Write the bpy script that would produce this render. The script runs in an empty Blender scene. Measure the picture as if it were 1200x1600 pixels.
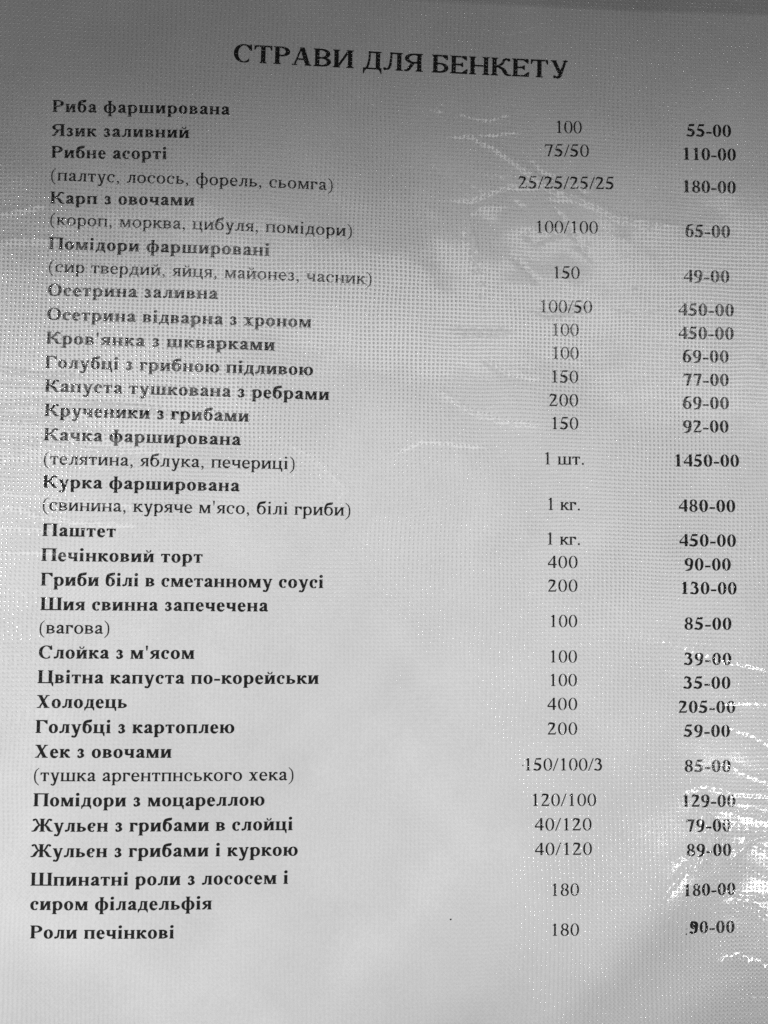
import bpy, math, random
import numpy as np
from mathutils import Matrix, Vector

MM = .001
scene = bpy.context.scene
col = scene.collection
# ---------------------------------------------------------------- camera (a hand-held phone just above the page)
cd = bpy.data.cameras.new('camera'); cam = bpy.data.objects.new('camera', cd); col.objects.link(cam)
cam.matrix_world = Matrix([[0.998814, -0.015429, -0.046184, -0.010207], [0.013779, 0.999263, -0.035834, -0.007919], [0.046703, 0.035155, 0.99829, 0.220622], [0.0, 0.0, 0.0, 1.0]])
cd.sensor_fit = 'VERTICAL'; cd.sensor_height = 24; cd.sensor_width = 18; cd.lens = 19.5
cd.clip_start = .01; cd.clip_end = 50
scene.camera = cam
# ---------------------------------------------------------------- dim room, ceiling light panels, one bright bulb
w = bpy.data.worlds.new('World'); scene.world = w; w.use_nodes = True
bg = w.node_tree.nodes['Background']; bg.inputs[0].default_value = (.5, .5, .5, 1); bg.inputs[1].default_value = .045
def lamp(name, loc, aim, size, power, spread=180):
    l = bpy.data.lights.new(name, 'AREA'); l.shape = 'RECTANGLE'; l.size, l.size_y = size; l.energy = power; l.spread = math.radians(spread)
    o = bpy.data.objects.new(name, l); col.objects.link(o); o.location = loc
    o.rotation_euler = (Vector(aim)-Vector(loc)).to_track_quat('-Z', 'Y').to_euler()
    return o
lamp('window_panel', (-.92, .50, 2.0), (-.92, .50, 0), (1.25, .62), 5.6)
lamp('ceiling_panel', (.40, .64, 2.0), (.40, .64, 0), (1.6, .34), 4.2)
sl = bpy.data.lights.new('added_spot', 'SPOT'); sl.energy = 830; sl.spot_size = math.radians(5.6); sl.spot_blend = .75; sl.shadow_soft_size = .05  # added spot, its cone edge makes the page fall off darker towards the top
so = bpy.data.objects.new('added_spot', sl); col.objects.link(so); so.location = (-2.85, -.55, 1.4)
so.rotation_euler = (Vector((-.04, -.055, 0))-so.location).to_track_quat('-Z', 'Y').to_euler()
lamp('bulb', (.99, -.82, 2.0), (.99, -.82, 0), (.13, .13), 3.4)
scene.view_settings.view_transform = 'Standard'; scene.view_settings.look = 'None'; scene.view_settings.exposure = 0; scene.view_settings.gamma = 1
scene.render.engine = 'CYCLES'; scene.cycles.transparent_max_bounces = 12; scene.cycles.use_denoising = False; scene.cycles.max_bounces = 4; scene.cycles.caustics_reflective = False; scene.cycles.sample_clamp_indirect = 1

# ---------------------------------------------------------------- materials
def mat(name):
    m = bpy.data.materials.new(name); m.use_nodes = True; nt = m.node_tree
    return m, nt, nt.nodes['Principled BSDF']
def node(nt, t, **k):
    n = nt.nodes.new(t)
    for a, b in k.items():
        if a.startswith('i_'): n.inputs[int(a[2:])].default_value = b
        else: setattr(n, a, b)
    return n
def paper_material(name, lo, hi):
    m, nt, b = mat(name); L = nt.links.new
    tc = node(nt, 'ShaderNodeTexCoord')
    n1 = node(nt, 'ShaderNodeTexNoise'); n1.inputs['Scale'].default_value = 60; n1.inputs['Detail'].default_value = 6; L(tc.outputs['Object'], n1.inputs['Vector'])
    n2 = node(nt, 'ShaderNodeTexNoise'); n2.inputs['Scale'].default_value = 1400; n2.inputs['Detail'].default_value = 3; L(tc.outputs['Object'], n2.inputs['Vector'])
    ad = node(nt, 'ShaderNodeMath', operation='MULTIPLY_ADD', i_1=.5); L(n2.outputs['Fac'], ad.inputs[0]); 
    hf = node(nt, 'ShaderNodeMath', operation='MULTIPLY', i_1=.5); L(n1.outputs['Fac'], hf.inputs[0]); L(hf.outputs[0], ad.inputs[2])
    mr = node(nt, 'ShaderNodeMapRange'); mr.inputs['From Min'].default_value = .35; mr.inputs['From Max'].default_value = .65; L(ad.outputs[0], mr.inputs['Value'])
    cr = node(nt, 'ShaderNodeValToRGB'); cr.color_ramp.elements[0].color = (lo, lo, lo, 1); cr.color_ramp.elements[1].color = (hi, hi, hi, 1)
    L(mr.outputs[0], cr.inputs[0]); L(cr.outputs[0], b.inputs['Base Color'])
    b.inputs['Roughness'].default_value = .9; b.inputs['Specular IOR Level'].default_value = .1
    bp = node(nt, 'ShaderNodeBump'); bp.inputs['Strength'].default_value = .25; bp.inputs['Distance'].default_value = .00004
    L(n2.outputs['Fac'], bp.inputs['Height']); L(bp.outputs[0], b.inputs['Normal'])
    return m
M_paper = paper_material('office_paper', .66, .74)
M_board = paper_material('grey_board', .50, .60)
def ink_material():
    m, nt, b = mat('black_toner'); L = nt.links.new
    tc = node(nt, 'ShaderNodeTexCoord'); n = node(nt, 'ShaderNodeTexNoise'); n.inputs['Scale'].default_value = 2500; L(tc.outputs['Object'], n.inputs['Vector'])
    cr = node(nt, 'ShaderNodeValToRGB'); cr.color_ramp.elements[0].color = (.006, .006, .006, 1); cr.color_ramp.elements[1].color = (.022, .022, .022, 1); cr.color_ramp.elements[0].position = .35; cr.color_ramp.elements[1].position = .7
    L(n.outputs['Fac'], cr.inputs[0]); L(cr.outputs[0], b.inputs['Base Color']); b.inputs['Roughness'].default_value = .8; b.inputs['Specular IOR Level'].default_value = .1
    return m
M_ink = ink_material()
PITX, PITY = 1.145, 1.07                  # embossing pitch, mm
def film_material(name, emboss, rough, dot_shade=.77):
    m = bpy.data.materials.new(name); m.use_nodes = True; nt = m.node_tree; L = nt.links.new
    for n in list(nt.nodes): nt.nodes.remove(n)
    out = node(nt, 'ShaderNodeOutputMaterial')
    tc = node(nt, 'ShaderNodeTexCoord')
    # the rolled lattice is not perfectly straight
    wn = node(nt, 'ShaderNodeTexNoise'); wn.inputs['Scale'].default_value = 35; wn.inputs['Detail'].default_value = 2; L(tc.outputs['Object'], wn.inputs['Vector'])
    wo = node(nt, 'ShaderNodeVectorMath', operation='MULTIPLY_ADD'); wo.inputs[1].default_value = (.0022, .0022, 0)
    L(wn.outputs['Color'], wo.inputs[0]); L(tc.outputs['Object'], wo.inputs[2])
    sx = node(nt, 'ShaderNodeSeparateXYZ'); L(wo.outputs[0], sx.inputs[0])
    def cosine(sock, pitch):
        a = node(nt, 'ShaderNodeMath', operation='MULTIPLY', i_1=2*math.pi/(pitch*MM)); L(sock, a.inputs[0])
        c = node(nt, 'ShaderNodeMath', operation='COSINE'); L(a.outputs[0], c.inputs[0])
        d = node(nt, 'ShaderNodeMath', operation='MULTIPLY_ADD', i_1=.5, i_2=.5); L(c.outputs[0], d.inputs[0]); return d.outputs[0]
    cx, cy = cosine(sx.outputs[0], PITX), cosine(sx.outputs[1], PITY)
    pr = node(nt, 'ShaderNodeMath', operation='MULTIPLY'); L(cx, pr.inputs[0]); L(cy, pr.inputs[1])
    sm = node(nt, 'ShaderNodeMapRange', interpolation_type='SMOOTHERSTEP'); sm.inputs['From Min'].default_value = .12; sm.inputs['From Max'].default_value = 1.0; L(pr.outputs[0], sm.inputs['Value'])
    # unevenly pressed
    en = node(nt, 'ShaderNodeTexNoise'); en.inputs['Scale'].default_value = 22; en.inputs['Detail'].default_value = 3; L(tc.outputs['Object'], en.inputs['Vector'])
    em = node(nt, 'ShaderNodeMapRange'); em.inputs['From Min'].default_value = .3; em.inputs['From Max'].default_value = .7; em.inputs['To Min'].default_value = .55; em.inputs['To Max'].default_value = 1.25; L(en.outputs['Fac'], em.inputs['Value'])
    # the dots and their darker tint weaken around the lower left
    fd = node(nt, 'ShaderNodeVectorMath', operation='DISTANCE'); fd.inputs[1].default_value = (-.022, -.095, 0); L(tc.outputs['Object'], fd.inputs[0])
    ff = node(nt, 'ShaderNodeMapRange', interpolation_type='SMOOTHSTEP'); ff.inputs['From Min'].default_value = .04; ff.inputs['From Max'].default_value = .16; ff.inputs['To Min'].default_value = .2; L(fd.outputs['Value'], ff.inputs['Value'])
    e2 = node(nt, 'ShaderNodeMath', operation='MULTIPLY'); L(em.outputs[0], e2.inputs[0]); L(ff.outputs[0], e2.inputs[1])
    h1 = node(nt, 'ShaderNodeMath', operation='MULTIPLY'); L(sm.outputs[0], h1.inputs[0]); L(e2.outputs[0], h1.inputs[1])
    fn = node(nt, 'ShaderNodeTexNoise'); fn.inputs['Scale'].default_value = 420; fn.inputs['Detail'].default_value = 4; L(tc.outputs['Object'], fn.inputs['Vector'])
    h2 = node(nt, 'ShaderNodeMath', operation='MULTIPLY_ADD', i_1=.16); L(fn.outputs['Fac'], h2.inputs[0]); L(h1.outputs[0], h2.inputs[2])
    bp = node(nt, 'ShaderNodeBump'); bp.inputs['Strength'].default_value = 1; bp.inputs['Distance'].default_value = emboss*MM; L(h2.outputs[0], bp.inputs['Height'])
    fr = node(nt, 'ShaderNodeFresnel'); geo = node(nt, 'ShaderNodeNewGeometry'); io = node(nt, 'ShaderNodeMapRange'); io.inputs['To Min'].default_value = 1.6; io.inputs['To Max'].default_value = 1/1.6
    L(geo.outputs['Backfacing'], io.inputs['Value']); L(io.outputs[0], fr.inputs['IOR'])      # a thin film: same reflection from either side
    L(bp.outputs[0], fr.inputs['Normal'])
    tr = node(nt, 'ShaderNodeBsdfTransparent'); 
    tm = node(nt, 'ShaderNodeMapRange'); tm.inputs['To Min'].default_value = .985; tm.inputs['To Max'].default_value = dot_shade; L(h1.outputs[0], tm.inputs['Value'])   # dots tinted darker in place of light scattered and bent by the embossing
    L(tm.outputs[0], tr.inputs[0])
    gl = node(nt, 'ShaderNodeBsdfAnisotropic'); gl.inputs['Roughness'].default_value = rough; gl.inputs['Color'].default_value = (1, 1, 1, 1); L(bp.outputs[0], gl.inputs['Normal'])
    mx = node(nt, 'ShaderNodeMixShader'); L(fr.outputs[0], mx.inputs[0]); L(tr.outputs[0], mx.inputs[1]); L(gl.outputs[0], mx.inputs[2]); L(mx.outputs[0], out.inputs['Surface'])
    return m
M_film = film_material('embossed_clear_film', .1, .11)
M_seam = film_material('welded_clear_film', .02, .22)

# ---------------------------------------------------------------- shape of the sheet and of the film lying on it (millimetres)
rng = np.random.default_rng(11)
def waves(n, lmin, lmax, seed):
    r = np.random.default_rng(seed); k = 2*np.pi/np.exp(r.uniform(np.log(lmin), np.log(lmax), n)); a = r.uniform(0, 2*np.pi, n)
    return k*np.cos(a), k*np.sin(a), r.uniform(0, 2*np.pi, n), 1/k/np.sqrt(n)
W_page = waves(9, 70, 190, 3); W_soft = waves(14, 25, 80, 7); W_fine = waves(26, 5, 18, 9)
def wsum(W, x, y):      # mean slope about 0.7
    z = 0
    for a, b, p, s in zip(*W): z = z+s*np.sin(a*x+b*y+p)
    return z
def seg_field(x, y, P):
    """distance to a polyline, signed side, and position along it"""
    best = np.full(np.shape(x), 1e9); side = np.zeros(np.shape(x)); along = np.zeros(np.shape(x)); L = 0
    tot = sum(math.dist(P[i], P[i+1]) for i in range(len(P)-1))
    for (ax, ay), (bx, by) in zip(P[:-1], P[1:]):
        dx, dy = bx-ax, by-ay; l = math.hypot(dx, dy); t = np.clip(((x-ax)*dx+(y-ay)*dy)/l/l, 0, 1)
        ex, ey = x-ax-t*dx, y-ay-t*dy; d = np.hypot(ex, ey); m = d < best
        best = np.where(m, d, best); side = np.where(m, np.sign(dx*ey-dy*ex), side); along = np.where(m, (L+t*l)/tot, along); L += l
    return best, side, along
FOLDS = [
  ([(7.29, -37.15), (-11.04, -54.01), (-32.48, -69.0)], 6, 0.2),
  ([(-6.07, -48.98), (-25.77, -72.3), (-43.75, -83.8)], 8, -0.2),
  ([(-42.86, -126.15), (-67.65, -111.36), (-87.18, -106.36)], 8, 0.2),
  ([(97.12, -79.06), (74.53, -103.35), (52.32, -127.23), (40.55, -143.52)], 9, 0.62),
  ([(18.07, -88.93), (-5.18, -108.59), (-26.38, -129.59)], 10, -0.35),
  ([(-28.27, -116.57), (-64.6, -103.28), (-94.28, -83.69)], 12, 0.25),
  ([(112.75, -117.88), (78.02, -132.5), (52.39, -140.41)], 8, 0.3),]
def page_z(x, y):
    z = .031*wsum(W_page, x, y)
    for P, wd, hh in FOLDS:
        d, s, a = seg_field(x, y, P); z = z+hh*np.exp(-(d/wd)**2)*np.sin(np.pi*np.clip(a, .02, .98))**.6
    return z+1.0
# creases of the film: path, half width, height (both mm)
CREASES = [
  ([(-105.99, 36.52), (-91.14, 34.17), (-76.27, 34.18)], 0.5, 0.189),
  ([(-105.85, 31.81), (-89.41, 31.17), (-81.19, 32.37)], 0.5, -0.162),
  ([(-105.68, 26.44), (-90.95, 27.43), (-74.42, 26.78), (-51.07, 25.24)], 0.6, 0.27),
  ([(-105.53, 21.41), (-92.46, 22.69), (-82.53, 20.87), (-67.55, 17.46)], 0.7, -0.243),
  ([(-105.39, 16.73), (-90.66, 17.01), (-75.76, 14.61), (-57.48, 13.26)], 0.7, 0.27),
  ([(-105.21, 11.04), (-93.78, 11.59), (-80.61, 10.82), (-70.67, 9.32)], 0.6, 0.216),
  ([(-105.01, 4.37), (-90.27, 3.28), (-78.73, 1.8), (-63.83, 0.69)], 0.6, -0.243),
  ([(-104.83, -1.62), (-95.04, -1.47), (-90.08, -3.39), (-76.9, -5.2), (-63.69, -5.34)], 0.6, 0.27),
  ([(-104.68, -6.6), (-93.26, -6.77), (-85.07, -6.99)], 0.5, 0.243),
  ([(-104.47, -13.24), (-89.82, -12.71), (-78.33, -13.23)], 0.5, 0.162),
  ([(-29.09, 18.21), (-18.87, 13.29), (-10.27, 4.94), (-13.57, -0.21)], 0.8, 0.12),
  ([(-106.98, 69.0), (-95.47, 70.38), (-87.18, 70.3)], 0.8, 0.189),
  ([(-102.27, 76.82), (-95.7, 78.23), (-90.75, 79.42)], 0.6, 0.162),
  ([(14.21, 101.68), (26.42, 102.66), (36.93, 104.11)], 0.5, 0.12),
  ([(19.42, 103.64), (28.2, 99.19), (37.01, 93.15), (44.07, 88.44), (52.01, 85.88), (61.75, 80.9), (77.73, 78.93)], 0.8, 0.216),
  ([(44.1, 84.21), (47.65, 78.68), (52.09, 72.48), (55.63, 68.72)], 0.7, -0.192),
  ([(23.13, 81.76), (20.38, 78.17), (22.39, 69.48), (24.71, 62.56), (26.35, 54.77)], 0.7, 0.216),
  ([(16.15, 83.64), (22.25, 83.14), (31.81, 87.32), (42.32, 87.32)], 0.7, -0.144),
  ([(33.7, 69.82), (37.23, 65.55), (40.75, 61.97)], 0.7, -0.192),
  ([(37.3, 55.93), (42.56, 53.63), (56.57, 55.75)], 0.7, -0.12),
  ([(60.08, 56.55), (70.68, 54.38), (79.53, 56.37)], 0.6, -0.05),
  ([(25.26, 41.71), (32.24, 37.02), (40.95, 35.14)], 0.7, 0.12),
  ([(16.54, 48.43), (28.67, 48.39), (33.88, 48.18)], 0.6, -0.12),
  ([(14.65, 32.48), (22.81, 27.82), (32.34, 24.92), (42.76, 24.09)], 0.7, -0.168),
  ([(-0.18, 13.3), (10.02, 17.94), (27.23, 16.72)], 0.6, 0.12),
  ([(5.42, 109.64), (15.88, 108.63), (26.38, 106.55), (35.13, 109.54)], 0.5, 0.096),
  ([(90.25, 142.13), (97.49, 143.55)], 0.4, 0.04),
  ([(22.64, 131.26), (33.2, 130.65), (45.53, 135.83)], 0.4, 0.12),
  ([(100.89, 43.54), (106.24, 38.38)], 0.8, -0.06),
  ([(62.19, -30.77), (76.14, -33.21), (86.64, -36.55), (107.76, -41.88)], 1, 0.12),
  ([(83.14, -38.28), (95.42, -39.91), (107.76, -42.4)], 0.7, -0.1),
  ([(72.64, -31.53), (88.4, -33.96), (106.0, -38.98)], 0.8, 0.08),
  ([(90.05, -49.77), (97.07, -49.11), (102.45, -49.49), (108.62, -49.26)], 0.426606, 0.098),
  ([(90.42, -55.89), (97.43, -58.73), (102.42, -61.09), (108.57, -62.7)], 0.544098, -0.118),
  ([(90.22, -65.08), (97.22, -68.16), (102.39, -70.14), (108.54, -71.65)], 0.504102, 0.074),
  ([(90.55, -73.4), (97.54, -74.36), (102.38, -74.94), (108.53, -75.82)], 0.75202, -0.119),
  ([(90.74, -77.99), (97.73, -78.54), (102.37, -79.64), (108.51, -80.03)], 0.511999, 0.119),
  ([(88.43, -83.8), (95.41, -83.07), (102.36, -83.74), (108.5, -83.95)], 0.706083, -0.089),
  ([(92.56, -86.45), (99.54, -87.46), (102.35, -88.56), (108.48, -89.05)], 0.725037, -0.066),
  ([(91.6, -91.32), (98.58, -93.21), (102.33, -95.34), (108.45, -96.98)], 0.680351, -0.13),
  ([(89.74, -98.87), (96.7, -100.4), (102.32, -100.81), (108.44, -101.27)], 0.510522, 0.091),
  ([(92.47, -103.96), (99.43, -105.34), (102.3, -107.02), (108.41, -107.94)], 0.735771, 0.076),
  ([(93.68, -116.5), (100.64, -117.76), (102.27, -119.36), (108.37, -120.26)], 0.471016, 0.062),
  ([(90.84, -129.14), (97.78, -127.32), (102.25, -127.45), (108.35, -127.28)], 0.670085, 0.061),
  ([(79.68, -73.13), (86.64, -70.93), (93.63, -73.64), (104.14, -74.66)], 0.7, 0.12),
  ([(84.03, -76.51), (88.38, -84.11), (85.77, -90.84), (81.43, -94.18)], 1.6, 0.2),
  ([(91.87, -84.12), (86.64, -87.47), (79.7, -94.17), (71.08, -105.0)], 0.6, 0.14),
  ([(93.61, -90.87), (98.85, -85.82), (104.11, -84.15)], 0.8, 0.12),
  ([(91.85, -102.29), (97.08, -102.99), (104.05, -106.06)], 0.9, 0.16),
  ([(90.11, -117.67), (95.31, -117.05), (98.79, -119.08)], 0.8, 0.14),
  ([(76.23, -91.64), (83.17, -88.31)], 1, 0.1),
  ([(-24.25, -64.02), (-20.9, -65.01)], 0.3, 0.096),
  ([(7.55, -57.28), (17.75, -60.6), (27.99, -63.92)], 0.4, -0.072),
  ([(-82.7, -93.46), (-76.28, -91.05), (-71.47, -88.63)], 0.5, 0.081),
  ([(11.07, 93.61), (12.85, 91.0), (15.8, 89.66)], 0.723142, -0.084),
  ([(13.04, 110.23), (15.46, 108.69), (19.68, 108.46)], 0.492901, -0.098),
  ([(20.08, 83.58), (21.7, 80.34), (23.55, 79.03)], 0.61606, -0.095),
  ([(30.27, 108.47), (32.11, 108.1), (32.66, 105.64)], 0.464439, 0.077),
  ([(17.48, 89.71), (20.39, 88.59), (25.09, 86.25)], 0.669518, -0.057),
  ([(23.9, 82.61), (29.26, 82.88), (33.01, 82.71)], 0.546088, 0.084),
  ([(23.67, 91.22), (27.19, 90.35), (32.14, 90.44)], 0.792957, -0.083),
  ([(30.11, 82.76), (33.77, 82.42), (37.19, 82.6)], 0.472271, -0.093),
  ([(37.24, 96.69), (39.52, 93.79), (42.88, 89.52)], 0.769252, -0.104),
  ([(31.72, 85.26), (35.89, 82.42), (38.14, 79.12)], 0.795644, -0.112),
  ([(34.32, 89.84), (38.0, 90.46), (43.13, 89.29)], 0.722113, 0.052),
  ([(36.41, 76.47), (37.12, 75.55), (38.89, 74.23)], 0.748154, -0.119),
  ([(42.16, 85.04), (46.9, 84.22), (51.53, 84.37)], 0.41132, -0.113),
  ([(38.87, 93.35), (42.78, 91.46), (46.74, 91.27)], 0.59074, -0.086),
  ([(39.89, 73.22), (44.48, 75.43), (47.18, 75.58)], 0.637475, -0.109),
  ([(45.93, 88.89), (51.21, 88.23), (54.8, 85.96)], 0.437936, -0.061),
  ([(51.45, 71.49), (52.92, 72.31), (55.32, 72.33)], 0.776836, 0.084),
  ([(45.83, 87.44), (49.09, 87.46), (51.46, 87.67)], 0.418473, -0.105),
  ([(43.4, 77.29), (46.69, 77.75), (51.36, 79.15)], 0.501162, 0.102),
  ([(49.96, 89.23), (53.79, 85.05), (56.28, 82.1)], 0.596024, -0.087),
  ([(49.1, 73.11), (51.85, 72.22), (55.49, 71.89)], 0.703125, -0.053),
  ([(63.81, 61.96), (67.39, 62.2), (68.89, 60.72)], 0.430443, -0.039),
  ([(64.18, 62.38), (68.67, 59.8), (72.39, 58.07)], 0.588352, 0.046),
  ([(57.24, 85.96), (58.03, 84.61), (59.76, 83.67)], 0.561833, 0.034),
  ([(59.98, 75.52), (64.21, 74.85), (66.48, 72.36)], 0.591883, 0.031),
  ([(67.77, 79.06), (71.39, 77.19), (74.49, 76.28)], 0.642237, 0.027),
  ([(-104.17, -23.16), (-91.12, -24.4), (-78.1, -22.12)], 2.11471, 0.135),
  ([(-103.89, -32.23), (-90.87, -33.19), (-77.76, -35.07)], 2.48921, 0.135),
  ([(-103.62, -41.27), (-90.69, -39.56), (-77.63, -39.86)], 1.81173, 0.135),
  ([(-103.22, -54.38), (-90.28, -53.97), (-77.31, -51.94)], 2.05324, 0.135),
  ([(-102.13, -90.14), (-89.29, -88.83), (-76.34, -88.95)], 2.44352, 0.135),
  ([(-101.83, -99.82), (-88.95, -100.68), (-76.05, -99.73)], 1.60822, 0.135),]
def film_z(x, y):
    z = page_z(x, y)+.55+.016*wsum(W_soft, x, y)
    amp = .25+.75*(.45*np.exp(-((x-92)/22)**2-((y+72)/34)**2)+.9*np.exp(-((x+100)/34)**2-((y-18)/32)**2)+1.25*np.exp(-((x-36)/32)**2-((y-76)/30)**2))
    z = z+.028*amp*wsum(W_fine, x, y)
    for P, wd, hh in CREASES:
        d, s, a = seg_field(x, y, P); wv = wd*(1+.35*np.sin(x*1.7+y*2.3))
        z = z+hh*np.exp(-(d/wv)**2)*np.sin(np.pi*np.clip(a, .01, .99))**.5*(1+.4*np.sin(x*2.9-y*1.1))
    return np.maximum(z, page_z(x, y)+.2)

def link_mesh(name, verts, faces, material, parent=None, smooth=False):
    me = bpy.data.meshes.new(name); me.from_pydata(verts, [], faces); me.materials.append(material)
    if smooth: me.polygons.foreach_set('use_smooth', [True]*len(me.polygons))
    me.update(); o = bpy.data.objects.new(name, me); col.objects.link(o)
    if parent: o.parent = parent
    return o
def grid_sheet(name, x0, x1, y0, y1, step, zf, material, parent=None, thick=.1, topedge=None):
    nx, ny = int((x1-x0)/step)+1, int((y1-y0)/step)+1
    X, Y = np.meshgrid(np.linspace(x0, x1, nx), np.linspace(0, 1, ny))
    top = y1 if topedge is None else topedge(X)
    Y = y0+(top-y0)*Y
    Z = zf(X, Y); n = nx*ny
    V = np.vstack([np.stack([X, Y, Z], -1).reshape(-1, 3), np.stack([X, Y, Z-thick], -1).reshape(-1, 3)])*MM
    i = (np.arange(ny-1)[:, None]*nx+np.arange(nx-1)).ravel()
    F = np.stack([i, i+1, i+1+nx, i+nx], -1)
    if thick:
        r = list(range(nx))+[nx-1+j*nx for j in range(1, ny)]+[n-1-j for j in range(1, nx)]+[(ny-1-j)*nx for j in range(1, ny-1)]
        E = np.array([(r[(k+1) % len(r)], r[k], r[k]+n, r[(k+1) % len(r)]+n) for k in range(len(r))])
        F = np.vstack([F, F[:, ::-1]+n, E])
    else: V = V[:n]
    return link_mesh(name, V.tolist(), F.tolist(), material, parent, True)

# ---------------------------------------------------------------- lettering: a serif face drawn with pens, bars and bowls
GS = 5                                   # raster step, thousandths of an em
GX0, GY0, GNX, GNY = -60, -270, 252, 214
_gx = GX0 + GS*(np.arange(GNX)+.5); _gy = GY0 + GS*(np.arange(GNY)+.5)
XX, YY = np.meshgrid(_gx, _gy)

def _spline(pts, n=30):
    p = np.array(pts, float)
    if len(p) == 2:
        t = np.linspace(0, 1, 90)[:, None]; return p[0]*(1-t)+p[1]*t
    q = np.vstack([2*p[0]-p[1], p, 2*p[-1]-p[-2]]); out = []
    for i in range(1, len(q)-2):
        a, b, c, d = q[i-1:i+3]
        for t in np.linspace(0, 1, n, endpoint=False):
            out.append(.5*((2*b)+(c-a)*t+(2*a-5*b+4*c-d)*t*t+(3*b-a-3*c+d)*t**3))
    out.append(p[-1]); return np.array(out)

class Glyph:
    def __init__(g, bold, cap):
        g.m = np.zeros(XX.shape, bool); g.b = bold; g.cap = cap
        g.H = 672 if cap else (462 if bold else 450)
        g.S = (156 if bold else 112) if cap else (144 if bold else 98)
        g.h = 62 if bold else 54
        g.t = 38 if bold else 34
        g.w = 0
    def rect(g, x0, y0, x1, y1): g.m |= (XX >= x0) & (XX <= x1) & (YY >= y0) & (YY <= y1); return g
    def poly(g, P):
        P = np.array(P, float); ins = np.zeros(XX.shape, bool); j = len(P)-1
        for i in range(len(P)):
            xi, yi = P[i]; xj, yj = P[j]
            if yi != yj:
                c = ((yi > YY) != (yj > YY)) & (XX < (xj-xi)*(YY-yi)/(yj-yi)+xi); ins ^= c
            j = i
        g.m |= ins; return g
    def bar(g, x0, y0, x1, y1, wd):       # slanted bar, wd measured horizontally
        return g.poly([(x0-wd/2, y0), (x0+wd/2, y0), (x1+wd/2, y1), (x1-wd/2, y1)])
    def disc(g, x, y, r): g.m |= (XX-x)**2+(YY-y)**2 <= r*r; return g
    def ring(g, x0, y0, x1, y1, sx, sy, lim=None, lx=None, hole=True):   # bowl between two ellipses
        cx, cy, rx, ry = (x0+x1)/2, (y0+y1)/2, (x1-x0)/2, (y1-y0)/2
        o = (abs((XX-cx)/rx)**2.1+abs((YY-cy)/ry)**2.1) <= 1
        cl, cr = (sx, sx) if lx is None else lx
        ix0, ix1 = x0+cl, x1-cr
        i = (((XX-(ix0+ix1)/2)/((ix1-ix0)/2))**2+((YY-cy)/(ry-sy))**2) <= 1
        r = o & ~i
        if lim is not None: r &= lim
        g.m |= r; return g
    def pen(g, pts, a, b):                # broad pen: half width a, half height b, either may be a list per point
        n = len(pts); a = np.broadcast_to(a, n); b = np.broadcast_to(b, n)
        P = _spline([(x, y, u, v) for (x, y), u, v in zip(pts, a, b)])
        for x, y, u, v in P:
            g.m |= ((XX-x)/max(u, 9))**2+((YY-y)/max(v, 9))**2 <= 1
        return g
    def cut(g, x0, y0, x1, y1): g.m &= ~((XX >= x0) & (XX <= x1) & (YY >= y0) & (YY <= y1)); return g
    def serif(g, xc, y, d, wd=None, l=1, r=1):
        wd = wd or g.S; e = 54 if g.cap else 40; k = 20
        L = xc-wd/2-e*l; R = xc+wd/2+e*r
        g.poly([(L, y), (R, y), (R, y+d*g.t), (xc+wd/2+k*r, y+d*g.t), (xc+wd/2, y+d*(g.t+k)), (xc-wd/2, y+d*(g.t+k)), (xc-wd/2-k*l, y+d*g.t), (L, y+d*g.t)])
        return g
    def stem(g, x, y0=0, y1=None, bot=1, top=1, wd=None):
        y1 = g.H if y1 is None else y1; wd = wd or g.S
        g.rect(x-wd/2, y0, x+wd/2, y1)
        if bot: g.serif(x, y0, 1, wd)
        if top: g.serif(x, y1, -1, wd)
        return g
def _c(g): return g.H, g.S, g.h, (50 if g.cap else 42)

def g_N(g, w):                            # н
    H, S, h, e = _c(g); a = 16+e+S/2; g.stem(a).stem(w-a).rect(a, H*.5-h/2, w-a, H*.5+h/2)
def g_I(g, w):                            # и
    H, S, h, e = _c(g); a = 16+e+S/2; g.stem(a).stem(w-a).bar(a+S/2-8, H*.1, w-a-S/2+8, H*.9, h*1.6)
def g_J(g, w):                            # й
    g_I(g, w); c = w/2; y = g.H+150; q = 30 if g.b else 24
    g.pen([(c-95, y), (c-70, y-62), (c, y-84), (c+70, y-62), (c+95, y)], [q, 22, 18, 22, q], [q, 22, 26 if g.b else 20, 22, q])
def g_P(g, w):
    H, S, h, e = _c(g); a = 16+e+S/2; g.stem(a).stem(w-a).rect(a, H-h, w-a, H)
def g_T(g, w):
    H, S, h, e = _c(g); g.stem(w/2, top=0); g.rect(18, H-h, w-18, H); d = H*(.27 if g.cap else .3)
    g.poly([(18, H), (18+h*1.6, H), (18+h*.6, H-d), (14, H-d)]); g.poly([(w-18, H), (w-18-h*1.6, H), (w-18-h*.6, H-d), (w-14, H-d)])
def g_G(g, w):
    H, S, h, e = _c(g); a = 16+e+S/2; g.stem(a); g.rect(a, H-h, w-20, H); d = H*(.3 if g.cap else .36)
    g.poly([(w-20-h*3, H-h+2), (w-20, H), (w-14, H-d), (w-16-h*.6, H-d)])
def g_W(g, w):                            # ш
    H, S, h, e = _c(g); a = 16+e+S/2; g.stem(a).stem(w/2).stem(w-a).rect(a, 0, w-a, h)
def g_Ts(g, w):                           # ц
    H, S, h, e = _c(g); a = 16+e+S/2; q = w-24-a; g.stem(a).stem(q, bot=0).rect(a-S/2-e, 0, w-20, h)
    g.poly([(w-20-h*2.6, h), (w-20, h), (w-20, -150), (w-20-h*.7, -150), (w-20-h*1.6, 0), (w-20-h*2.6, 0)])
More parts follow.
